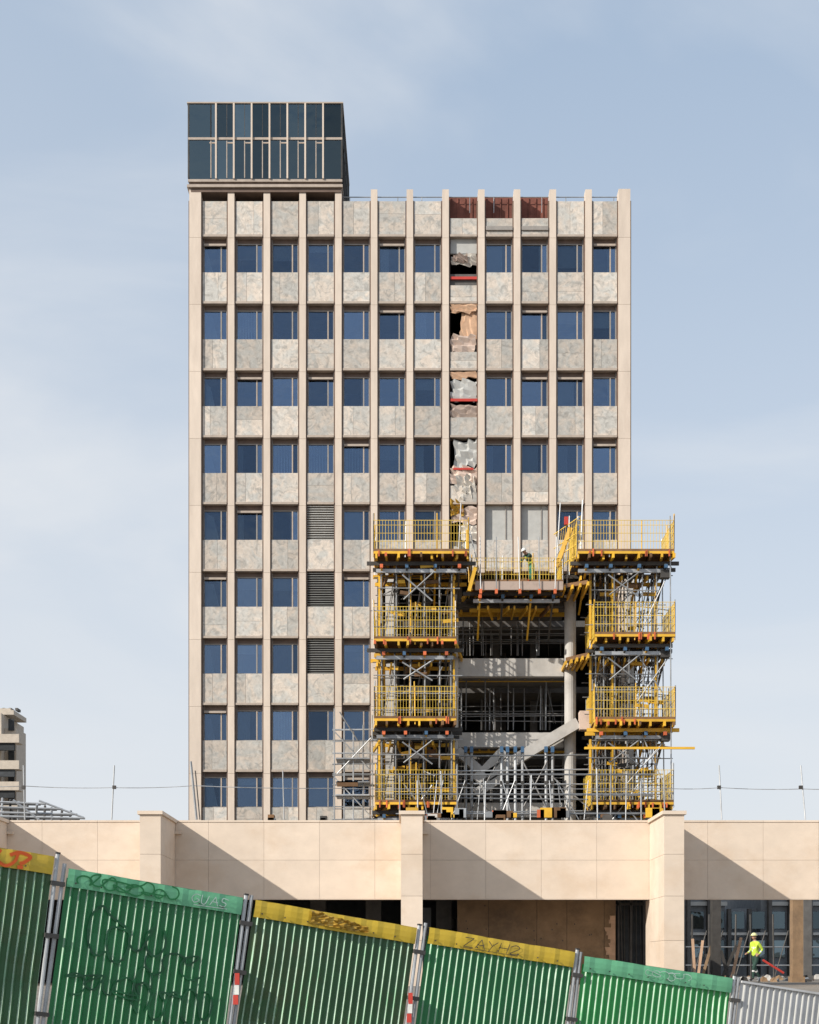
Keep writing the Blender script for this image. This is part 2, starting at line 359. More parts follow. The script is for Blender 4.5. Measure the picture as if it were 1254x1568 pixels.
allx=[288.8,323]+ups+[523.3]
for a,b in zip(allx[:-1],allx[1:]):
    bg_.box(xx(a)+.03,xx(b)-.03,DB,DB+.012,zz(210.5),zz(160),'glassd'); bg_.box(xx(a)+.03,xx(b)-.03,DB,DB+.012,zz(274.5),zz(215),'glassd')
for k in range(7):
    ya=DB+.05+(yb-DB-.1)*k/7; y2=DB+.05+(yb-DB-.1)*(k+1)/7
    bg_.box(x1-.02,x1-.008,ya+.03,y2-.03,zz(273),zz(160),'glassd'); bg_.box(x0+.008,x0+.02,ya+.03,y2-.03,zz(273),zz(160),'glassd')
    bx.box(x1-.05,x1+.04,y2-.03,y2+.03,zz(278),zz(159.7),'steeld'); bx.box(x0-.04,x0+.05,y2-.03,y2+.03,zz(278),zz(159.7),'steeld')
bx.box(x1-.05,x1+.04,DB+.05,yb,zz(214.5),zz(210),'steeld')
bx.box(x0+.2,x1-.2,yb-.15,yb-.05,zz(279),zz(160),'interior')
for k in range(34):
    px=300+6.3*k; bx.box(xx(px),xx(px)+.05,DB+.9,DB+.95,zz(272),zz(224+U(0,4)),'frame')
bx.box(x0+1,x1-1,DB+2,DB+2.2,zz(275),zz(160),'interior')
bx.hexa([(xx(290),DB+.1,zz(272)),(xx(316),DB+.1,zz(272)),(xx(316),DB+.12,zz(272)),(xx(290),DB+.12,zz(272)),(xx(309),DB+.1,zz(234)),(xx(313),DB+.1,zz(236)),(xx(313),DB+.12,zz(236)),(xx(309),DB+.12,zz(234))],'helmet')  # white wedge behind the left pane imitates a reflection in the glass
bx.obj('rooftop_box_frame',tower); bg_.obj('rooftop_box_glass',tower)
# damaged bay (7)
dm=MB()
def crumple(pxa,pxb,pya,pyb,dep,amp,k,seed=0):
    rr=random.Random(seed+int(pxa*7+pya)); nu,nv=6,6
    off=[[rr.uniform(-1,1) for _ in range(nv+1)] for _ in range(nu+1)]
    sk=rr.uniform(-.25,.25)
    def fn(a,b):
        i=int(a*nu+.5); j=int(b*nv+.5); e=off[i][j]
        return (tx(pxa+(pxb-pxa)*a+ (e*3 if 0<i<nu else e*2)+sk*(b-.5)*14), D+dep+amp*e+ .25*b*amp, tz(pya+(pyb-pya)*b+e*2.6))
    dm.grid(fn,nu,nv,k)
a0,a1=690,731
dm.box(tx(a0),tx(a1),D+.28,D+.4,tz(384),tz(362),'board')
crumple(692,730,388,402,.2,.12,'tornw'); crumple(694,716,388,398,.1,.1,'torn'); dm.box(tx(a0),tx(a1),D+.1,D+.2,tz(426),tz(422),'red')
dm.box(tx(a0),tx(a1),D+.25,D+.35,tz(435),tz(428),'orange_brick'); 
crumple(705,731,466,516,.2,.05,'orange_brick'); crumple(690,731,464,478,.08,.06,'orange_brick'); crumple(690,729,512,538,.12,.1,'torn')
crumple(690,731,568,578,.1,.05,'orange_brick'); crumple(691,731,580,612,.16,.07,'board'); dm.box(tx(a0),tx(a1),D+.02,D+.1,tz(614),tz(610),'red'); crumple(690,731,618,640,.1,.08,'torn')
crumple(695,731,672,712,.2,.1,'board'); crumple(690,731,714,740,.1,.1,'torn'); crumple(700,728,728,756,.05,.12,'tornw'); dm.box(tx(a0+4),tx(a1-6),D+.02,D+.08,tz(719),tz(716),'red')
crumple(692,731,776,800,.15,.12,'torn'); crumple(690,710,766,790,.05,.15,'foil'); crumple(705,731,802,826,.15,.1,'tornw')
crumple(698,722,742,766,.05,.12,'tornw')
crumple(690,731,832,868,.2,.05,'board')
dm.obj('damaged_bay_debris',tower)
for mb,nm in((pil,'pilasters'),(br,'bronze_reveals'),(sp,'stone_spandrels'),(le,'ledges'),(gl,'window_glass'),(fr,'window_frames'),(inn,'interior'),(lv,'louvres'),(sh,'shell')): mb.obj(nm,tower)

# ---------------------------------------------------------------- new concrete frame in the opening
cf=MB(); E=67.6
for a,b in((914,926),(1006,1034),(1120,1143),(1228,1250)):
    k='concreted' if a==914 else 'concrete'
    cf.box(X(690,E),X(870,E),E+.78,70.8,Z(b,E),Z(b-9,E),'concreted')  # slab behind the beam darkened, interior shade put into its colour
    cf.box(X(700,E),X(864,E),E+.3,E+.75,Z(b-.5,E),Z(a,E),k)
for px,r in((694,.24),(873,.27)): cf.tube((X(px,E),E+.0,-.55),(X(px,E),E+.0,Z(912,E)),r,'concrete',16)
for pa in (590,960): cf.box(X(pa,70.),X(pa+13,70.),70.1,70.6,-.55,Z(875,70.),'concrete')
cf.beam(P(745,1190,E-.4),P(884,1108,E-.4),.7,.5,'concrete'); cf.beam(P(700,1150,E-.35),P(745,1190,E-.35),.6,.4,'concrete')
cf.box(X(884,E),X(902,E),E-1.0,E-.4,Z(1122,E),Z(1094,E),'torn')
cf.box(X(740,78),X(775,78),78,78.3,-.5,Z(905,78),'concreted'); cf.box(tx(575),tx(960),D+9,D+9.2,-.5,tz(871),'interior')
for r in range(5,9):
    z=tz(winrow(r)+20)
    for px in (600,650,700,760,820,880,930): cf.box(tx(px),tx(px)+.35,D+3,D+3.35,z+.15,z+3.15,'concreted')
    for px in (745,800): cf.box(tx(px),tx(px)+1.0,D+8.9,D+8.98,z+1,z+2.4,'blue')
cf.obj('concrete_frame')

# ---------------------------------------------------------------- climbing formwork platforms
def platform(S,pa,pb,py,yf,yb_,railh=1.25,depthrails=True):
    xa,xb=X(pa,yf),X(pb,yf); z=Z(py,yf)
    n=max(2,int((xb-xa)/.5))
    S.box(xa,xb,yf,yb_,z-.04,z,'deck')
    S.box(xa,xb,yf-.05,yf-.005,z-.06,z+.05,'yellow')
    S.box(xa,xb,yf-.03,yf,z+.055,z+.16,'deck')
    for i in range(n+1):
        x=xa+.08+(xb-xa-.16)*i/n+U(-.08,.08)
        ex=U(-.15,.30); o=U(-.5,.5)
        S.hexa([(x-.045,yf-ex,z-.27),(x+.045,yf-ex,z-.27),(x+.045+o,yb_+.2,z-.27),(x-.045+o,yb_+.2,z-.27),(x-.045,yf-ex,z-.065),(x+.045,yf-ex,z-.065),(x+.045+o,yb_+.2,z-.065),(x-.045+o,yb_+.2,z-.065)],'yellow' if R()<.85 else 'deck')
        if R()<.3: S.box(x-.05,x+.05,yf-ex-.03,yf-ex-.002,z-.24,z-.08,'orange' if R()<.5 else 'deck')
    for yy in (yf+.45,yf+1.5,yb_-.5):
        S.box(xa-.1+U(-.3,.1),xb+U(-.1,.35),yy,yy+.1,z-.44,z-.275,'steeld' if R()<.7 else 'yellow')
    for i in range(4):
        x=xa+.35+(xb-xa-.7)*i/3+U(-.1,.1)
        S.box(x-.06,x+.06,yf+.2,yb_+.3,z-.58,z-.445,'steeld')
        S.beam((x,yf+.4,z-.58),(x,yb_,z-2.0),.08,.1,'steeld' if i%2 else 'yellow')
        S.box(x-.07,x+.07,yf+.12,yf+.3,z-.64,z-.48,'orange' if R()<.4 else 'blue')
    S.box(xa+.1,xb-.1,yf+.5,yf+.62,z-.76,z-.60,'steel'); S.box(xa,xb,yb_-.6,yb_-.5,z-.82,z-.66,'yellow')
    for i in range(n):
        x=xa+.2+(xb-xa-.3)*i/n+U(-.15,.15)
        if R()<.6: S.beam((x,yf+.8,z-.92),(x+U(-.4,.4),yb_+.1,z-.92+U(-.1,.1)),.08,.18,random.choice(['yellow','yellow','deck']))
    for q in range(6):
        x=U(xa,xb); S.box(x,x+.06,yf-.12,yf-.05,z-.2,z+U(.0,.15),'orange')
    for q in range(5):
        x=U(xa+.2,xb-.8); y=U(yf+.5,yb_-.4); S.box(x,x+U(.2,.9),y,y+.2,z+.002,z+U(.1,.5),random.choice(['deck','steeld','concrete','orange','grey','yellow']))
    if railh: rail(S,xa,xb,yf,yb_,z,railh,depthrails)
def rail(S,xa,xb,yf,yb_,z,h,dr=True):
    def run(p,q):
        L=(q-p).length; m=max(1,int(L/.13))
        for i in range(m+1):
            c=p+(q-p)*i/m; S.beam(c,c+Vector((0,0,h)),.016,.016,'yellowr')
        for t in (0.1,.35,.6,.85,1.0): S.beam(p+Vector((0,0,h*t)),q+Vector((0,0,h*t)),.02,.02,'yellowr')
        k=max(1,int(L/1.3))
        for i in range(k+1):
            c=p+(q-p)*i/k; S.tube(c+Vector((0,.03,-.2)),c+Vector((U(-.04,.04),.03,h+U(.0,.35))),.028,'steel' if R()<.5 else 'yellow')
    run(Vector((xa,yf,z)),Vector((xb,yf,z)))
    if dr:
        run(Vector((xa,yf,z)),Vector((xa,yb_,z))); run(Vector((xb,yf,z)),Vector((xb,yb_,z)))
def shore(S,pxs,pyt,pyb,yf,yb_,levels=4,xb=True):
    zt,zb=Z(pyt,yf),Z(pyb,yf); X_=[X(p,yf) for p in pxs]
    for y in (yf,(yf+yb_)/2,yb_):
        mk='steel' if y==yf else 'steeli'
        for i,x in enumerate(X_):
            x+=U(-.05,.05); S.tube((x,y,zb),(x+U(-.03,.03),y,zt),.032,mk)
            for q in range(3):
                z=U(zb,zt); S.box(x-.05,x+.05,y-.06,y+.05,z,z+.09,'steeld')
        for k in range(levels):
            z=zb+(zt-zb)*(k+.5)/levels+U(-.1,.1)
            S.tube((X_[0]-U(.1,.5),y-.05,z),(X_[-1]+U(.1,.5),y-.05,z+U(-.03,.03)),.024,mk)
        if xb and y!=yf:
            for i in range(0,len(X_)-1,2):
                S.tube((X_[i],y-.09,zb+.1),(X_[i+1],y-.09,zt-.1),.024,mk)
    for x in X_:
        for k in range(levels):
            z=zb+(zt-zb)*(k+.3)/levels
            S.tube((x+.04,yf-.1,z),(x+.04,yb_+.1,z),.022,'steeli')
        if R()<.3: S.tube((x,yf,zb),(x,yb_,zt),.024,'steel')
def scaffold_tower(name,pa,pb,decks,shx,out=None):
    e=empty(name); S=MB(); T=MB(); yf,yb_=64.6,67.8
    for k,py in enumerate(decks):
        o=U(-4,4) if k else 0
        p2=pb-(20 if (k and pa<700) else 0); p1=pa+(24 if (k and pa>800) else 0)
        platform(S,p1+o,p2+(o*.6),py,yf,yb_,1.45 if k==0 else 1.5)
    for a,b in zip(decks,decks[1:]+[1262]):
        shore(T,shx,a+14,b-2,yf+.7,yb_-.2)
        m=(shx[1]+shx[-2])/2
        T.tube(P(m-22,b-62,yf+.4),P(m+24,a+30,yf+.4),.036,'steel'); T.tube(P(m-24,a+34,yf+.36),P(m+22,b-60,yf+.36),.036,'steel')
        for px in (shx[0]-4,shx[-1]+4,shx[2]):
            S.box(X(px-1.4,yf),X(px+1.4,yf),yf+.9,yf+1.1,Z(b-1,yf),Z(a+24,yf),'yellow')
        for q in range(18):
            px=U(shx[0],shx[-1]-14); py=U(a+20,b-8); y=U(yf+.5,yb_)
            if R()<.3: T.tube(P(px,py,y),P(px+U(-25,25),py+U(-20,20),y+.3),.024,'steel')
            else: S.beam(P(px,py,y),P(px+U(10,28),py+U(-3,3),y),.08,.16,random.choice(['yellow','yellow','deck','steeld']))
    S.obj('platforms',e); T.obj('shoring_tubes',e); return e
scaffold_tower('climbing_formwork_scaffold',572,718,[846,980,1102,1230],[584,606,628,650,674,692])
e2=scaffold_tower('climbing_formwork_scaffold',884,1032,[846,973,1103,1230],[912,926,942,962,984,1006])
S=MB()
S.tube(P(1026,790,64.8),P(1028,1262,64.8),.03,'steel'); 
for px in (1000,1014): S.tube(P(px,862,66.5),P(px+3,1262,66.5),.03,'steel')
for y in (880,930,1010,1060,1140,1160,1200): S.tube(P(960,y+U(-6,6),66),P(1030,y+U(-6,6),66),.024,'steel')
for (a,b,c,d) in((1028,868,985,960),(1028,1000,975,1075),(975,1000,1030,1085),(1030,1120,960,1200),(985,1130,1032,1235)): S.tube(P(a,b,65.2),P(c,d,65.2),.03,'steel')
for y in (878,1000,1128): S.box(X(1012,65),X(1026,65),65,65.4,Z(y+6,65),Z(y-6,65),'steeld'); 
S.box(X(895,64.4),X(1064,64.4),64.4,64.5,Z(1147,64.4),Z(1143.5,64.4),'yellow'); S.tube(P(1010,1146,64.3),P(985,1172,64.3),.03,'steel')
for pa,pb,py in((852,900,892),(866,900,1003)):
    S.hexa([P(pa,py+10,66.5),P(pb,py+2,64.4),P(pb,py+2,67),P(pa,py+10,68),P(pa,py+4,66.5),P(pb,py-4,64.4),P(pb,py-4,67),P(pa,py+4,68)],'deck')
    for q in range(5):
        t=q/4; p=P(pa+(pb-pa)*t,py+13-10*t,66.5-2.1*t); S.beam(p-Vector((0,.2,0)),p+Vector((0,2.4,0)),.09,.18,'yellow')
for i in range(12):
    t=i/11; a=P(848+t*36,880-t*26,66.2-t*1.4); S.beam(a,a+Vector((.15,0,1.9)),.02,.02,'yellowr')
for h in (.2,.7,1.2,1.85): S.beam(P(848,880,66.2)+Vector((0,0,h)),P(884,854,64.8)+Vector((.1,0,h)),.03,.03,'yellowr')
for (a,b,c,d) in((850,905,858,770),(868,900,872,790),(889,850,892,766),(846,860,884,800),(702,850,706,770),(735,880,716,800)): S.tube(P(a,b,65.8),P(c,d,65.8),.03,'steel')
S.box(X(864,65.5),X(870,65.5),65.4,65.55,Z(804,65.5),Z(792,65.5),'red'); S.beam(P(852,868,65.7),P(874,808,65.5),.1,.2,'yellow')
S.obj('outriggers',e2)
e3=empty('suspended_work_platform'); S=MB(); platform(S,722,862,893,65.6,68.2,1.15)
S.box(X(728,65.3),X(862,65.3),65.30,65.42,Z(903,65.3),Z(890,65.3),'torn')
for px in (736,760,796,826,850): S.tube(P(px,905,65.2),P(px+U(-3,3),822,65.2),.024,'steel'); S.box(X(px-2,65.1),X(px+2,65.1),65.05,65.2,Z(909,65.1),Z(902,65.1),'orange')
S.beam(P(718,905,65.1),P(728,868,65.1),.1,.16,'yellow')
S.obj('platform',e3)

e4=empty('shoring_props'); S=MB()
for (t,b) in((936,1004),(1036,1118),(1145,1226)):
    for q in range(20):
        px=U(704,862); y=U(68.6,75); mk='steel' if R()<.25 else 'steeli'; S.tube(P(px,t,y),P(px+U(-1,1),b,y),.03,mk)
        if R()<.25: S.tube(P(px,t+10,y),P(px+U(-18,18),b-10,y),.022,'steeli')
    for q in range(8):
        y=U(68.6,70.5); py=U(t+6,b-4); S.tube(P(702,py,y),P(864,py+U(-2,2),y),.024,'steeli')
    for q in range(11):
        px=706+q*14; S.beam(P(px,t+1,68.5),P(px+U(2,10),t+9,73),.09,.2,'yellow' if R()<.7 else 'deck')
    S.beam(P(702,t+5,69),P(864,t+5,69),.1,.2,'yellow')
for px in (713,722,768,777,789,800,836,846): S.tube(P(px,1142+U(0,8),66.2),P(px,1262,66.2),.07,'steel',8); S.box(X(px-2.5,66),X(px+2.5,66),65.95,66.1,Z(1152,66),Z(1143,66),'blue'); S.box(X(px-2.5,66),X(px+2.5,66),65.95,66.1,Z(1200,66),Z(1196,66),'steeld')
for py in (1158,1181,1200,1222,1244): S.tube(P(690,py,66),P(905,py+U(-3,3),66),.035,'steel')
for (a,b,c,d) in((722,1240,766,1160),(800,1165,838,1240),(802,1235,838,1165),(846,1190,905,1240)): S.tube(P(a,b,66.1),P(c,d,66.1),.035,'steeli')
S.beam(P(728,1196,67),P(772,1150,67),.3,.5,'concrete'); S.beam(P(728,1215,67),P(768,1190,67),.3,.4,'concrete')
S.obj('props',e4)
e5=empty('tube_scaffold'); S=MB()
for y in (66.2,67.6):
    for i,px in enumerate((512,527,541,556,570)):
        S.tube(P(px,(1085,1105,1120,1110,1095)[i],y),P(px,1262,y),.034,'steel')
    for py in range(1118,1262,17): S.tube(P(509,py+U(-2,2),y),P(600,py+U(-2,2),y),.028,'steel')
S.tube(P(512,1120,66.1),P(568,1180,66.1),.03,'steel'); S.tube(P(512,1190,66.1),P(568,1250,66.1),.03,'steel'); S.tube(P(568,1130,66.1),P(516,1185,66.1),.03,'steel'); S.tube(P(520,1090,66.1),P(548,1135,66.1),.03,'steel')
for py in (1160,1196,1216): 
    S.box(X(514,66),X(566,66),66,67.5,Z(py+2,66),Z(py,66),'steel')
S.box(X(516,66),X(548,66),66,66.1,Z(1204,66),Z(1196,66),'deck')
S.obj('tubes',e5)
e6=empty('tube_scaffold'); S=MB()
for y in (63.8,64.3):
    for px in (612,640,676,700,742,812,872,915,935,958,982): S.tube(P(px+U(-2,2),U(1170,1200),y),P(px,1262,y),.03,'steel')
    for py in (1186,1216,1246): S.tube(P(606,py,y),P(1000,py+U(-2,2),y),.028,'steel')
    for i in range(6):
        px=U(610,980); S.tube(P(px,1255,y),P(px+U(-35,35),1195,y),.024,'steel')
for q in range(22):
    px=U(615,1000); S.box(X(px,63.6),X(px+U(6,22),63.6),63.5,63.7,Z(1252,63.6),Z(U(1236,1248),63.6),random.choice(['deck','yellow','steel','orange','steeld','yellow']))
S.obj('tubes',e6)

# ---------------------------------------------------------------- stone colonnade wall
wall=empty('stone_colonnade'); S=MB(); K=MB()
Wd=43.0; Fd=40.5
zt,zb_=Z(1256,Wd),Z(1376.5,Wd); zmid=Z(1317,Wd)
K.box(X(-700,Wd),X(1950,Wd),Wd+.035,Wd+.9,zb_+.012,zt-.03,'joint')
step=1.66; x=X(-700,Wd)
while x<X(1940,Wd):
    S.box(x+.003,x+step-.003,Wd,Wd+.03,zb_,zmid-.003,'stonewall'); S.box(x+.003,x+step-.003,Wd,Wd+.03,zmid+.003,zt-.06,'stonewall')
    S.box(x+.003,x+step-.003,Wd-.02,Wd+.95,zt-.055,zt,'stonewall'); x+=step
K.box(X(-700,Wd),X(1940,Wd),Wd+.0,Wd+.03,zb_-.02,zb_-.004,'stonewall')
cols=[(-58,-27),(214,246),(614,647),(1017,1047.5),(1417,1449)]
for a,b in cols:
    xa,xb=X(a,Fd),X(b,Fd); ztop=Z(1247,Fd); zs=Z(1308,Fd)
    zj=[-.7,Z(1440,Fd),Z(1372,Fd),zs,ztop]
    K.box(xa+.03,xb-.03,Fd+.03,Wd-.03,-.7,ztop-.02,'joint')
    for p,q in zip(zj[:-1],zj[1:]):
        S.box(xa,xb,Fd,Fd+.9,p+.004,q-.004,'stonewall'); S.box(xa,xb,Fd+.908,Fd+1.75,p+.004,q-.004,'stonewall'); S.box(xa,xb,Fd+1.758,Wd-.022,p+.004,q-.004,'stonewall')
    S.box(xa-.06,xb+.06,Fd-.06,Wd-.025,ztop,ztop+.10,'stonewall')
    S.box(xb+.001,xb+.2,Wd-.12,Wd-.004,zt-.42,zt-.34,'stonewall')
    S.box(xa+.02,xb-.02,Wd+.1,Wd+.8,-.7,zb_-.025,'stonewall')
S.obj('stone_cladding',wall); K.obj('backing',wall)
S=MB()
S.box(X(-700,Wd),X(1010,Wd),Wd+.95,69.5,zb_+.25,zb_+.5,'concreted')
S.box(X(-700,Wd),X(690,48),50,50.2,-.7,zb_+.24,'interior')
S.box(X(990,46.5),X(1000,46.5),46,69,-.7,zb_+.24,'concreted')
for px in (330,475,560,668): S.box(X(px,47),X(px,47)+.5,47,47.5,-.7,zb_+.24,'concreted')
S.box(X(640,47.5),X(660,47.5),47.4,47.5,-.7,Z(1390,47.5),'grey')
S.obj('undercroft',wall)
bw=MB(); B=45.2
xs_=[700,748,822,868,925,943]
for a,b in zip(xs_[:-1],xs_[1:]): bw.box(X(a,B)+.006,X(b,B)-.006,B,B+.03,-.6,Z(1376,B)+.1,'brown')
bw.box(X(700,B),X(943,B),B+.04,B+.1,-.6,Z(1376,B),'steeld')
rr=random.Random(4)
for q in range(12):
    y=1402+q*6; a=936-rr.uniform(0,10); bw.hexa([P(a,y+6,B-.03),P(942,y+6,B-.03),P(942,y+6,B-.002),P(a,y+6,B-.002),P(a-rr.uniform(-3,3),y,B-.03),P(942,y,B-.03),P(942,y,B-.002),P(a,y,B-.002)],'orange_brick')
for q in range(14):
    px=U(710,925); y=U(1385,1445); bw.box(X(px,B),X(px,B)+.03,B-.012,B-.001,Z(y,B),Z(y,B)+.04,'steeld')
bw.obj('chipboard_hoarding')
dr=MB(); dr.box(X(945,B),X(987,B),B+.1,B+.14,-.6,Z(1376,B),'interior')
for px in (946,965,985): dr.box(X(px,B),X(px,B)+.05,B,B+.1,-.6,Z(1378,B),'steeld')
dr.box(X(946,B),X(986,B),B,B+.1,Z(1386,B),Z(1382,B),'steeld')
for q in range(6): dr.tube(P(950+q*6,1378,B+.05),P(951+q*6+U(-3,3),1480,B+.05),.02,'steeld')
dr.obj('metal_door_frame')

ep=empty('roof_edge_guard'); S=MB(); G=43.5
for a,b,c in((38,1255,36),(171,1255,175),(1105,1255,1101),(1233,1255,1226)):
    S.tube(P(a,b,G),P(c,1172,G),.022,'steel'); S.box(X(c,G)-.05,X(c,G)+.05,G-.05,G+.05,Z(1208,G),Z(1203,G),'steeld')
S.tube(P(301,1255,G),P(292,1166,G),.04,'steel'); S.tube(P(306,1255,G),P(299,1180,G),.02,'steeld')
pts=[(-60,1203),(37,1203.5),(173,1206),(297,1203),(510,1207),(700,1206),(1018,1207),(1103,1206),(1229,1208),(1320,1206)]
for a,b in zip(pts[:-1],pts[1:]):
    for k in range(6):
        f0,f1=k/6,(k+1)/6; sg=lambda t:4*t*(1-t)*1.6
        S.tube(P(a[0]+(b[0]-a[0])*f0,a[1]+(b[1]-a[1])*f0+sg(f0),G),P(a[0]+(b[0]-a[0])*f1,a[1]+(b[1]-a[1])*f1+sg(f1),G),.011,'steel',5)
for px in (435,1018): S.tube(P(px,1255,G),P(px-2,1180,G),.02,'steel')
S.obj('posts_and_cable',ep)
cl=MB()
for q in range(14):
    px=random.choice([325,410,490,497,640,655,690,760,830,905,925]); w_=U(.08,.3); cl.box(X(px,44),X(px,44)+w_,44,44.4,Z(1257,44),Z(1257,44)+U(.08,.22),random.choice(['deck','concrete','steeld','grey']))
cl.obj('roof_clutter')

# ---------------------------------------------------------------- left apartment building
ab=empty('apartment_building'); S=MB(); A=120.
def b2(pa,pb,ya,yb2,d0,d1,k): S.box(X(pa,A),X(pb,A),A+d0,A+d1,Z(yb2,A),Z(ya,A),k)
b2(-160,2,1092,1500,0,7,'farb')
b2(-160,16,1084,1091,1,5,'farb'); b2(-160,6,1078,1083.8,2,5,'farb')
for y in (1128,1168,1200,1236): b2(-160,36,y,y+13,-1.4,-.01,'farb'); b2(-160,28,y+13.2,y+24,-1.2,-.9,'interior')
b2(2.1,20,1112,1500,1,4,'farb')
for y in (1098,1146,1186,1220):
    b2(-30,-4,y,y+16,-.05,-.01,'glassd'); b2(8,17,y,y+18,.9,.98,'interior')
for q in range(3): b2(-12+q*10,-8+q*10,1074,1078,3,4,'concreted')
S.obj('facade',ab)
sc=empty('steel_tube_stack'); S=MB()
for q in range(9):
    px=2+q*13; S.tube(P(px,1262,60),P(px+U(-3,3),1222+q*2.4,60+U(-1,1)),.05,'steeld' if q%2 else 'steel')
for py,e_ in ((1228,70),(1236,95),(1244,118),(1250,130)): S.tube(P(0,py,59.5),P(e_,py+3,59.5),.05,'steel'); S.tube(P(-10,py+3,61),P(e_-8,py+4,61),.05,'steeld')
S.tube(P(60,1226,59.5),P(128,1252,59.5),.05,'steel'); S.tube(P(20,1225,59.5),P(60,1255,59.5),.05,'steel'); S.box(X(0,60),X(36,60),60.5,61,Z(1262,60),Z(1238,60),'steeld')
S.obj('tubes',sc)

# ---------------------------------------------------------------- right background
rb=empty('grey_site_building'); S=MB(); Q=85.
S.box(X(1000,Q),X(1110,Q),Q,Q+10,-.6,Z(1340,Q),'grey'); S.box(X(1165,Q),X(1700,Q),Q,Q+10,-.6,Z(1340,Q),'grey'); S.box(X(1110,Q),X(1165,Q),Q+1,Q+10,-.6,Z(1390,Q),'grey')
for i in range(14):
    px=1050+i*31
    S.box(X(px,Q),X(px+5,Q),Q-.5,Q-.02,-.6,Z(1345 if i not in(2,3) else 1392,Q),'concreted')
    for y in (1396,1440): S.box(X(px+8,Q),X(px+27,Q),Q-.1,Q-.03,Z(y+26,Q),Z(y,Q),'glassd')
    S.box(X(px+5.2,Q),X(px+30.8,Q),Q-.3,Q-.03,Z(1432,Q),Z(1428,Q),'louvre')
    if i not in(2,3): S.box(X(px+5.2,Q),X(px+30.8,Q),Q-.3,Q-.03,Z(1387,Q),Z(1381,Q),'board')
S.obj('facade',rb)
for (pa,pb,dd,k) in((1091,1104,52,'steeld'),(1214,1230,50,'brown'),(1231,1243,56,'concreted')):
    S=MB(); S.box(X(pa,dd),X(pb,dd),dd,dd+.4,-.6,Z(1372,dd),k); S.box(X(pa-2,dd),X(pb+2,dd),dd-.06,dd+.46,-.6,-.35,k); S.box(X(pa-2,dd),X(pb+2,dd),dd-.05,dd+.45,Z(1372,dd),Z(1366,dd),k); S.obj('steel_column')
S=MB()
for q in range(80):
    px=U(1052,1250); d=U(50,64); x=X(px,d); s=U(.06,.28); 
    S.hexa([(x,d,-.56),(x+s,d+U(-.1,.1),-.56),(x+s,d+s,-.56),(x,d+s,-.56),(x+U(0,.1),d,-.55+s*U(.3,.9)),(x+s*.8,d,-.55+s*U(.3,.9)),(x+s*.8,d+s,-.55+s*.6),(x,d+s,-.55+s*.5)],random.choice(['concrete','orange','brown','steeld','grey','concrete','steeld']))
for q in range(7):
    px=U(1052,1130); d=U(50,60); S.beam(P(px,1500,d),P(px+U(-25,25),U(1430,1470),d),.06,.1,random.choice(['brown','steeld','orange_brick']))
S.obj('rubble_and_timber')
S=MB(); d=60
for px in (1060,1085,1125,1150,1185,1210): S.tube(P(px,1503,d),P(px+U(-2,2),1400,d),.04,'steeld'); S.tube(P(px,1500,d),P(px+22,1425,d),.025,'steeld')
for py in (1450,1478): S.tube(P(1050,py,d),P(1300,py,d),.025,'steel')
S.tube(P(1168,1470,d),P(1200,1490,d),.05,'red')
S.obj('site_barrier_props')

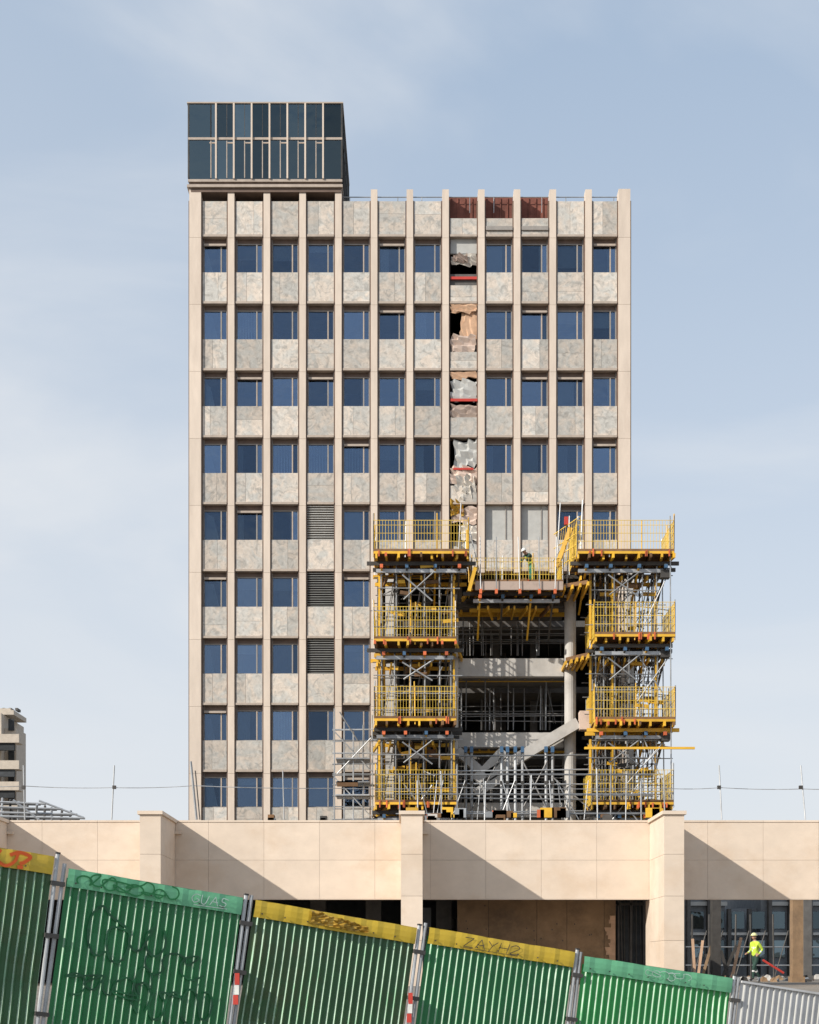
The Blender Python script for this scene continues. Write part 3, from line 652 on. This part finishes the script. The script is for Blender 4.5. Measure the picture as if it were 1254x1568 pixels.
# ---------------------------------------------------------------- fence
def fdepth(px): return 16.5+(px-100)*.0037
def fp(px,py): return P(px,py,fdepth(px))
def fence(name,p0,p1,mb,mr,band,H=2.05,pitch=.098,bandh=.21,graf=None):
    e=empty(name); a=fp(*p0); b=fp(*p1); u=(b-a); L=u.length; u.normalize()
    nrm=Vector((u.y,-u.x,0)).normalized()
    if nrm.y>0: nrm=-nrm
    v=nrm.cross(u); v=v if v.z>0 else -v; v.normalize()
    o=a-v*H
    def W(s,t,d=0): return o+u*s+v*t+nrm*d
    S=MB(); Hs=H-bandh*.5 if band else H
    prof=[]; s=0
    while s<L-.001:
        for ds,dd,m_ in((0,0,mb),(.56,0,mr),(.69,.022,mb),(.86,.022,mb)):
            if s+ds*pitch<L: prof.append((s+ds*pitch,dd,m_))
        s+=pitch
    prof.append((L,0,mb))
    dents=[(U(0,L),U(.3,1.7),U(-.03,.03)) for _ in range(6)]
    def dn(s,t): return sum(a*math.exp(-((s-x)**2+(t-y)**2)/.06) for x,y,a in dents)
    NT=10
    for (s0,d0,m_),(s1,d1,_) in zip(prof[:-1],prof[1:]):
        for j in range(NT):
            t0,t1=Hs*j/NT,Hs*(j+1)/NT
            b0=len(S.v)
            S.v+= [tuple(W(s0,t0,d0+dn(s0,t0))),tuple(W(s1,t0,d1+dn(s1,t0))),tuple(W(s1,t1,d1+dn(s1,t1))),tuple(W(s0,t1,d0+dn(s0,t1)))]
            S.f.append((b0,b0+1,b0+2,b0+3)); S.m.append(S.mi(m_))
    S.obj('corrugated_sheet',e)
    S=MB()
    if band:
        def fn(i,j):
            s=L*i; t=H-bandh+bandh*j+ .004*math.sin(i*9); return W(s,t,.035+.01*math.sin(j*3.14)+.004*math.sin(i*23+j*2)+.004*math.sin(i*61))
        S.grid(fn,28,3,band)
        b0=len(S.v); S.v+=[tuple(W(0,H,.034)),tuple(W(L,H,.034)),tuple(W(L,H,-.03)),tuple(W(0,H,-.03))]; S.f.append((b0,b0+1,b0+2,b0+3)); S.m.append(S.mi(band))
        for q in range(int(L/.3)):
            c=W(.1+q*.3,H-bandh*.75,.05); S.beam(c,c+nrm*.01,.015,.015,'steeld')
    else: S.beam(W(0,H,.015),W(L,H,.015),.05,.03,mb)
    S.obj('top_band',e)
    if graf: graf(e,W,L,H,dn)
    S=MB()
    for s in (-.045,L+.045):
        S.tube(W(s,-.05,0),W(s,H+.05,0),.024,'steel',8); 
    for t in (.25,1.15,H-.3):
        S.beam(W(L+.045-.05,t,.03),W(L+.045+.11,t,.03),.05,.05,'steeld')
    S.beam(W(L+.02,H+.05,0),W(L+.07,H+.05,0),.05,.02,'steeld')
    S.obj('frame_posts',e)
    S=MB(); c=W(L+.08,-.02,0); S.box(c.x-.35,c.x+.35,c.y-.2,c.y+.2,gz(c.x,c.y)-.05,c.z+.12,'concrete'); S.obj('foot_block',e)
    return e
def stroke(S,W,pts,d,wd,k):
    for (a,b) in zip(pts[:-1],pts[1:]):
        du,dv=b[0]-a[0],b[1]-a[1]; L=math.hypot(du,dv)
        if L<1e-5: continue
        nx_,ny_=-dv/L*wd/2,du/L*wd/2; ex,ey=du/L*wd*.3,dv/L*wd*.3
        b0=len(S.v); S.v+=[tuple(W(a[0]-ex+nx_,a[1]-ey+ny_,d)),tuple(W(a[0]-ex-nx_,a[1]-ey-ny_,d)),tuple(W(b[0]+ex-nx_,b[1]+ey-ny_,d)),tuple(W(b[0]+ex+nx_,b[1]+ey+ny_,d))]
        S.f.append((b0,b0+1,b0+2,b0+3)); S.m.append(S.mi(k)); d+=.00012
def smoothp(pts,n=6):
    out=[]
    P_=[pts[0]]+pts+[pts[-1]]
    for i in range(1,len(P_)-2):
        for j in range(n):
            t=j/n; o=[]
            for c in (0,1):
                p0,p1,p2,p3=P_[i-1][c],P_[i][c],P_[i+1][c],P_[i+2][c]
                o.append(.5*((2*p1)+(-p0+p2)*t+(2*p0-5*p1+4*p2-p3)*t*t+(-p0+3*p1-3*p2+p3)*t**3))
            out.append(tuple(o))
    out.append(pts[-1]); return out
def loops(x,y,w,h,n,rg):
    pts=[]
    for i in range(n):
        cx=x+w*(i+.5)/n; cy=y+h*.5+rg.uniform(-.15,.15)*h; rx=w/n*rg.uniform(.4,.75); ry=h*rg.uniform(.3,.55); a0=rg.uniform(0,6.28); tu=rg.choice([-1,1])*rg.uniform(2.6,5.6)
        for j in range(6):
            a=a0+tu*j/5; pts.append((cx+rx*math.cos(a),cy+ry*math.sin(a)))
    return smoothp(pts,4)
LET={'Z':[[(0,1),(.9,1),(0,0),(1,0)]],'A':[[(0,0),(.5,1),(1,0)],[(.15,.4),(.9,.4)]],'Y':[[(0,1),(.5,.5)],[(1,1),(.5,.5),(.2,-.2)]],'H':[[(0,0),(.1,1)],[(.9,0),(1,1)],[(0,.5),(1,.5)]],
'G':[[(1,.9),(.4,1),(0,.5),(.4,0),(1,.3),(.6,.5)]],'U':[[(0,1),(.1,.1),(.6,0),(.9,1)]],'S':[[(1,.9),(.3,1),(.2,.6),(.8,.4),(.6,0),(0,.1)]],'2':[[(0,.8),(.5,1),(.9,.7),(0,0),(1,.05)]]}
def write(S,W,txt,x,y,w,h,d,wd,k):
    for c in txt:
        for st in LET[c]:
            q=[(x+a*w*.8+b*h*.15,y+b*h) for a,b in st]
            if c not in 'ZAYH': q=smoothp(q,5)
            stroke(S,W,q,d,wd,k)
        x+=w
def g1(e,W,L,H,dn):
    S=MB(); stroke(S,W,smoothp([(L-.62,H-.03),(L-.66,H-.12),(L-.55,H-.19),(L-.45,H-.13),(L-.42,H-.03)]),.055,.035,'inko')
    stroke(S,W,smoothp([(L-.5,H-.06),(L-.4,H-.02),(L-.28,H-.05),(L-.34,H-.12),(L-.38,H-.14)]),.057,.04,'inko'); stroke(S,W,[(L-.4,H-.185),(L-.36,H-.18)],.056,.04,'inko'); S.obj('graffiti',e)
def g2(e,W,L,H,dn):
    S=MB(); rg=random.Random(3)
    stroke(S,W,loops(.12,H-.18,1.2,.15,8,rg),.055,.018,'green'); write(S,W,'GUAS',L-.66,H-.15,.12,.1,.056,.010,'inkg'); stroke(S,W,[(L-.62,H-.18),(L-.2,H-.17)],.0565,.008,'inkg')
    def W2(s,t,d=0): return W(s,t,d+dn(s,t))
    stroke(S,W2,loops(.35,H-1.0,.9,.55,4,rg),.025,.026,'ink'); stroke(S,W2,loops(.15,H-1.45,1.0,.4,5,rg),.025,.022,'ink'); stroke(S,W2,loops(.95,H-1.65,1.0,.45,5,rg),.0252,.026,'ink'); stroke(S,W2,loops(1.05,H-1.1,.7,.4,3,rg),.0254,.022,'ink'); S.obj('graffiti',e)
def g3(e,W,L,H,dn):
    S=MB(); rg=random.Random(5); off=[[rg.uniform(-1,1) for _ in range(7)] for _ in range(19)]
    def fn(i,j):
        a=int(i*18+.5); b=int(j*6+.5); o=off[a][b]; taper=1-.55*i
        return W(.72+.8*i+o*.012,H-.09-.05*i+(j-.5)*.17*taper+o*.008,.065+.022*o+.01)
    S.grid(fn,18,6,'foil'); S.obj('torn_sticker',e)
def g4(e,W,L,H,dn):
    S=MB(); write(S,W,'ZAYH2',.5,H-.17,.17,.12,.056,.009,'steeld'); stroke(S,W,[(.5,H-.185),(1.3,H-.182)],.0555,.006,'steeld'); S.obj('graffiti',e)
def g5(e,W,L,H,dn):
    S=MB(); stroke(S,W,loops(.95,H-.15,.7,.11,6,random.Random(9)),.056,.008,'inkg'); S.obj('graffiti',e)
fence('hoarding_fence',(-185,1268),(82,1312),'greend','ribl','bandy',graf=g1)
fence('hoarding_fence',(104,1330),(371,1375),'green','ribl','bandg',graf=g2)
fence('hoarding_fence',(390,1378),(637,1421),'greend','ribl','bandy',graf=g3)
fence('hoarding_fence',(656,1420),(879,1458),'green','ribl','bandy',graf=g4)
fence('hoarding_fence',(893,1464),(1120,1498),'greenl','ribl','bandg',graf=g5)
fence('hoarding_fence',(1134,1503),(1372,1540),'white','board',None)
S=MB()
for px,py in((366,1490),(630,1520)):
    p=fp(px,py); S.box(p.x-.04,p.x+.015,p.y-.1,p.y-.06,p.z-.14,p.z,'red'); S.box(p.x-.045,p.x+.01,p.y-.1,p.y-.06,p.z-.26,p.z-.145,'helmet'); S.box(p.x-.06,p.x+.0,p.y-.1,p.y-.06,p.z-.38,p.z-.265,'red')
S.obj('warning_tape')

# ---------------------------------------------------------------- people
def skinmesh(verts,edges,radii,root=0,sub=2):
    me=bpy.data.meshes.new('sk'); me.from_pydata(verts,edges,[]); o=bpy.data.objects.new('sk',me); scene.collection.objects.link(o)
    o.modifiers.new('s','SKIN'); s=o.modifiers.new('u','SUBSURF'); s.levels=sub; s.render_levels=sub
    for i,v in enumerate(me.skin_vertices[0].data):
        r=radii[i]; v.radius=r if isinstance(r,tuple) else (r,r); v.use_root=(i==root)
    dg=bpy.context.evaluated_depsgraph_get(); m2=bpy.data.meshes.new_from_object(o.evaluated_get(dg)); bpy.data.objects.remove(o); return m2
def segd(p,a,b):
    ab=b-a; t=max(0,min(1,(p-a).dot(ab)/ab.length_squared)); return (p-a-ab*t).length
def person(name,loc,ang,J,cl,helm,htilt=0):
    e=empty(name); e.location=loc; e.rotation_euler=(0,0,ang)
    names=[k for k in J.keys() if k!='head']; idx={k:i for i,k in enumerate(names)}
    rad={'pelvis':(.15,.12),'waist':(.135,.11),'chest':(.165,.12),'neck':.06,'hb':.055,'shL':.075,'shR':.075,'elL':.052,'elR':.052,'wrL':.034,'wrR':.034,'hipL':.10,'hipR':.10,'knL':.068,'knR':.068,'anL':.045,'anR':.045,'toL':.04,'toR':.04,'hdL':.034,'hdR':.034}
    ed=[('pelvis','waist','top'),('waist','chest','top'),('chest','neck','top'),('neck','hb','skin')]
    for s in 'LR': ed+=[('chest','sh'+s,'top'),('sh'+s,'el'+s,'top'),('el'+s,'wr'+s,'top'),('wr'+s,'hd'+s,'skin'),('pelvis','hip'+s,'leg'),('hip'+s,'kn'+s,'leg'),('kn'+s,'an'+s,'leg'),('an'+s,'to'+s,'boot')]
    V=[Vector(J[k]) for k in names]
    me=skinmesh(V,[(idx[a],idx[b]) for a,b,_ in ed],[rad[k] for k in names],idx['pelvis'])
    me.materials.clear(); order=['top','leg','skin','boot','tape']
    for k in order: me.materials.append(M[cl[k]])
    for p in me.polygons:
        c=Vector(p.center); best=min(ed,key=lambda q:segd(c,Vector(J[q[0]]),Vector(J[q[1]])))
        k=best[2]
        if k=='top':
            a,b=Vector(J['waist']),Vector(J['chest'])
            if best[0] in('pelvis','waist'):
                t=(c-a).dot(b-a)/(b-a).length_squared
                if .05<t<.22 or .55<t<.7: k='tape'
            if best[0].startswith('el') and .4<(c-Vector(J[best[0]])).length/.25<.65: k='tape'
        if k=='leg' and best[0].startswith('kn') and .25<(c-Vector(J[best[0]])).length/.4<.42: k='tape'
        p.material_index=order.index(k); p.use_smooth=True
    o=bpy.data.objects.new('body',me); scene.collection.objects.link(o); o.parent=e
    for s in 'LR':
        wr=Vector(J['wr'+s]); hd=Vector(J['hd'+s]); d=(hd-wr).normalized(); side=d.cross(Vector((0,0,1)))
        side=Vector((1,0,0)) if side.length<.1 else side.normalized(); cu=side.cross(d)
        for k,ln in enumerate((.068,.078,.072,.055)):
            b0=hd+side*(k-1.5)*.019
            pts=[b0-d*.02,b0+d*ln*.45,b0+d*ln*.75-cu*.02,b0+d*ln*.85-cu*.045]
            m=skinmesh(pts,[(0,1),(1,2),(2,3)],[.010,.009,.0085,.008],0,1); m.materials.clear(); m.materials.append(M['skin'])
            f=bpy.data.objects.new('finger_%s_%d'%(s,k+1),m); scene.collection.objects.link(f); f.parent=e
        b0=wr+d*.03-side*.02; m=skinmesh([b0,b0-side*.035+d*.03,b0-side*.045+d*.06],[(0,1),(1,2)],[.012,.011,.009],0,1); m.materials.clear(); m.materials.append(M['skin'])
        f=bpy.data.objects.new('thumb_'+s,m); scene.collection.objects.link(f); f.parent=e
    H=MB(); hc=Vector(J['head']); tilt=Matrix.Rotation(htilt,3,'X')
    def sph(rx,ry,rz,off,k,t0=0,t1=1,n=16,m_=12,fn=None):
        def f(a,b):
            th=2*math.pi*a; ph=math.pi*(t0+(t1-t0)*b); x,y,z=math.sin(ph)*math.cos(th)*rx,math.sin(ph)*math.sin(th)*ry,math.cos(ph)*rz
            if fn: x,y,z=fn(x,y,z)
            return hc+tilt@(Vector((x,y,z))+Vector(off))
        H.grid(f,n,m_,k)
    sph(.076,.095,.118,(0,0,0),'skin',fn=lambda x,y,z:(x*(1-.25*max(0,-z/.118)),y*(1-.12*max(0,-z/.118))-(.012 if z<0 and y<0 else 0),z))
    sph(.014,.022,.026,(0,-.098,-.012),'skin'); sph(.012,.022,.032,(.078,.005,-.01),'skin'); sph(.012,.022,.032,(-.078,.005,-.01),'skin')
    for q in(-1,1): sph(.012,.006,.007,(.03*q,-.089,.012),'steeld')
    sph(.024,.006,.006,(0,-.088,-.058),'red')
    sph(.080,.098,.09,(0,.012,.02),'boot',0,.62)
    sph(.112,.132,.105,(0,.0,.045),helm,0,.5); sph(.125,.165,.012,(0,-.018,.047),helm); sph(.02,.125,.118,(0,0,.045),helm,0,.5)
    H.obj('head_and_helmet',e,True)
    return e
J={'pelvis':(0,0,.95),'waist':(0,-.01,1.12),'chest':(0,-.03,1.36),'neck':(0,-.04,1.52),'hb':(0,-.06,1.60),'head':(0,-.075,1.69),
'shL':(.19,-.03,1.44),'elL':(.25,.12,1.20),'wrL':(.24,-.05,1.02),'hdL':(.23,-.12,.99),'shR':(-.19,-.03,1.44),'elR':(-.25,-.02,1.17),'wrR':(-.21,-.22,1.06),'hdR':(-.19,-.30,1.05),
'hipL':(.1,0,.90),'knL':(.11,-.20,.50),'anL':(.11,-.22,.09),'toL':(.12,-.40,.04),'hipR':(-.1,0,.90),'knR':(-.11,.06,.48),'anR':(-.11,.30,.13),'toR':(-.12,.17,.04)}
p=P(1157,1502,55); person('construction_worker',(p.x,p.y,-.55),math.radians(-62),J,{'top':'hivis','leg':'darkc','skin':'skin','boot':'boot','tape':'reflect'},'helmety')
J={'pelvis':(0,.08,.95),'waist':(0,.02,1.12),'chest':(0,-.16,1.32),'neck':(0,-.27,1.44),'hb':(0,-.33,1.49),'head':(0,-.40,1.55),
'shL':(.19,-.20,1.39),'elL':(.27,-.42,1.20),'wrL':(.20,-.58,1.18),'hdL':(.17,-.66,1.17),'shR':(-.19,-.20,1.39),'elR':(-.28,-.30,1.14),'wrR':(-.2,-.48,1.1),'hdR':(-.17,-.56,1.09),
'hipL':(.1,.08,.90),'knL':(.13,.0,.49),'anL':(.13,.08,.09),'toL':(.15,-.10,.04),'hipR':(-.1,.08,.90),'knR':(-.12,.12,.48),'anR':(-.13,.22,.09),'toR':(-.15,.05,.04)}
person('construction_worker',(X(812,66.2),66.2,Z(893,65.6)+.01),math.radians(-50),J,{'top':'darkc','leg':'bluevest','skin':'skin','boot':'boot','tape':'hivis'},'helmet',.5)
print('done')
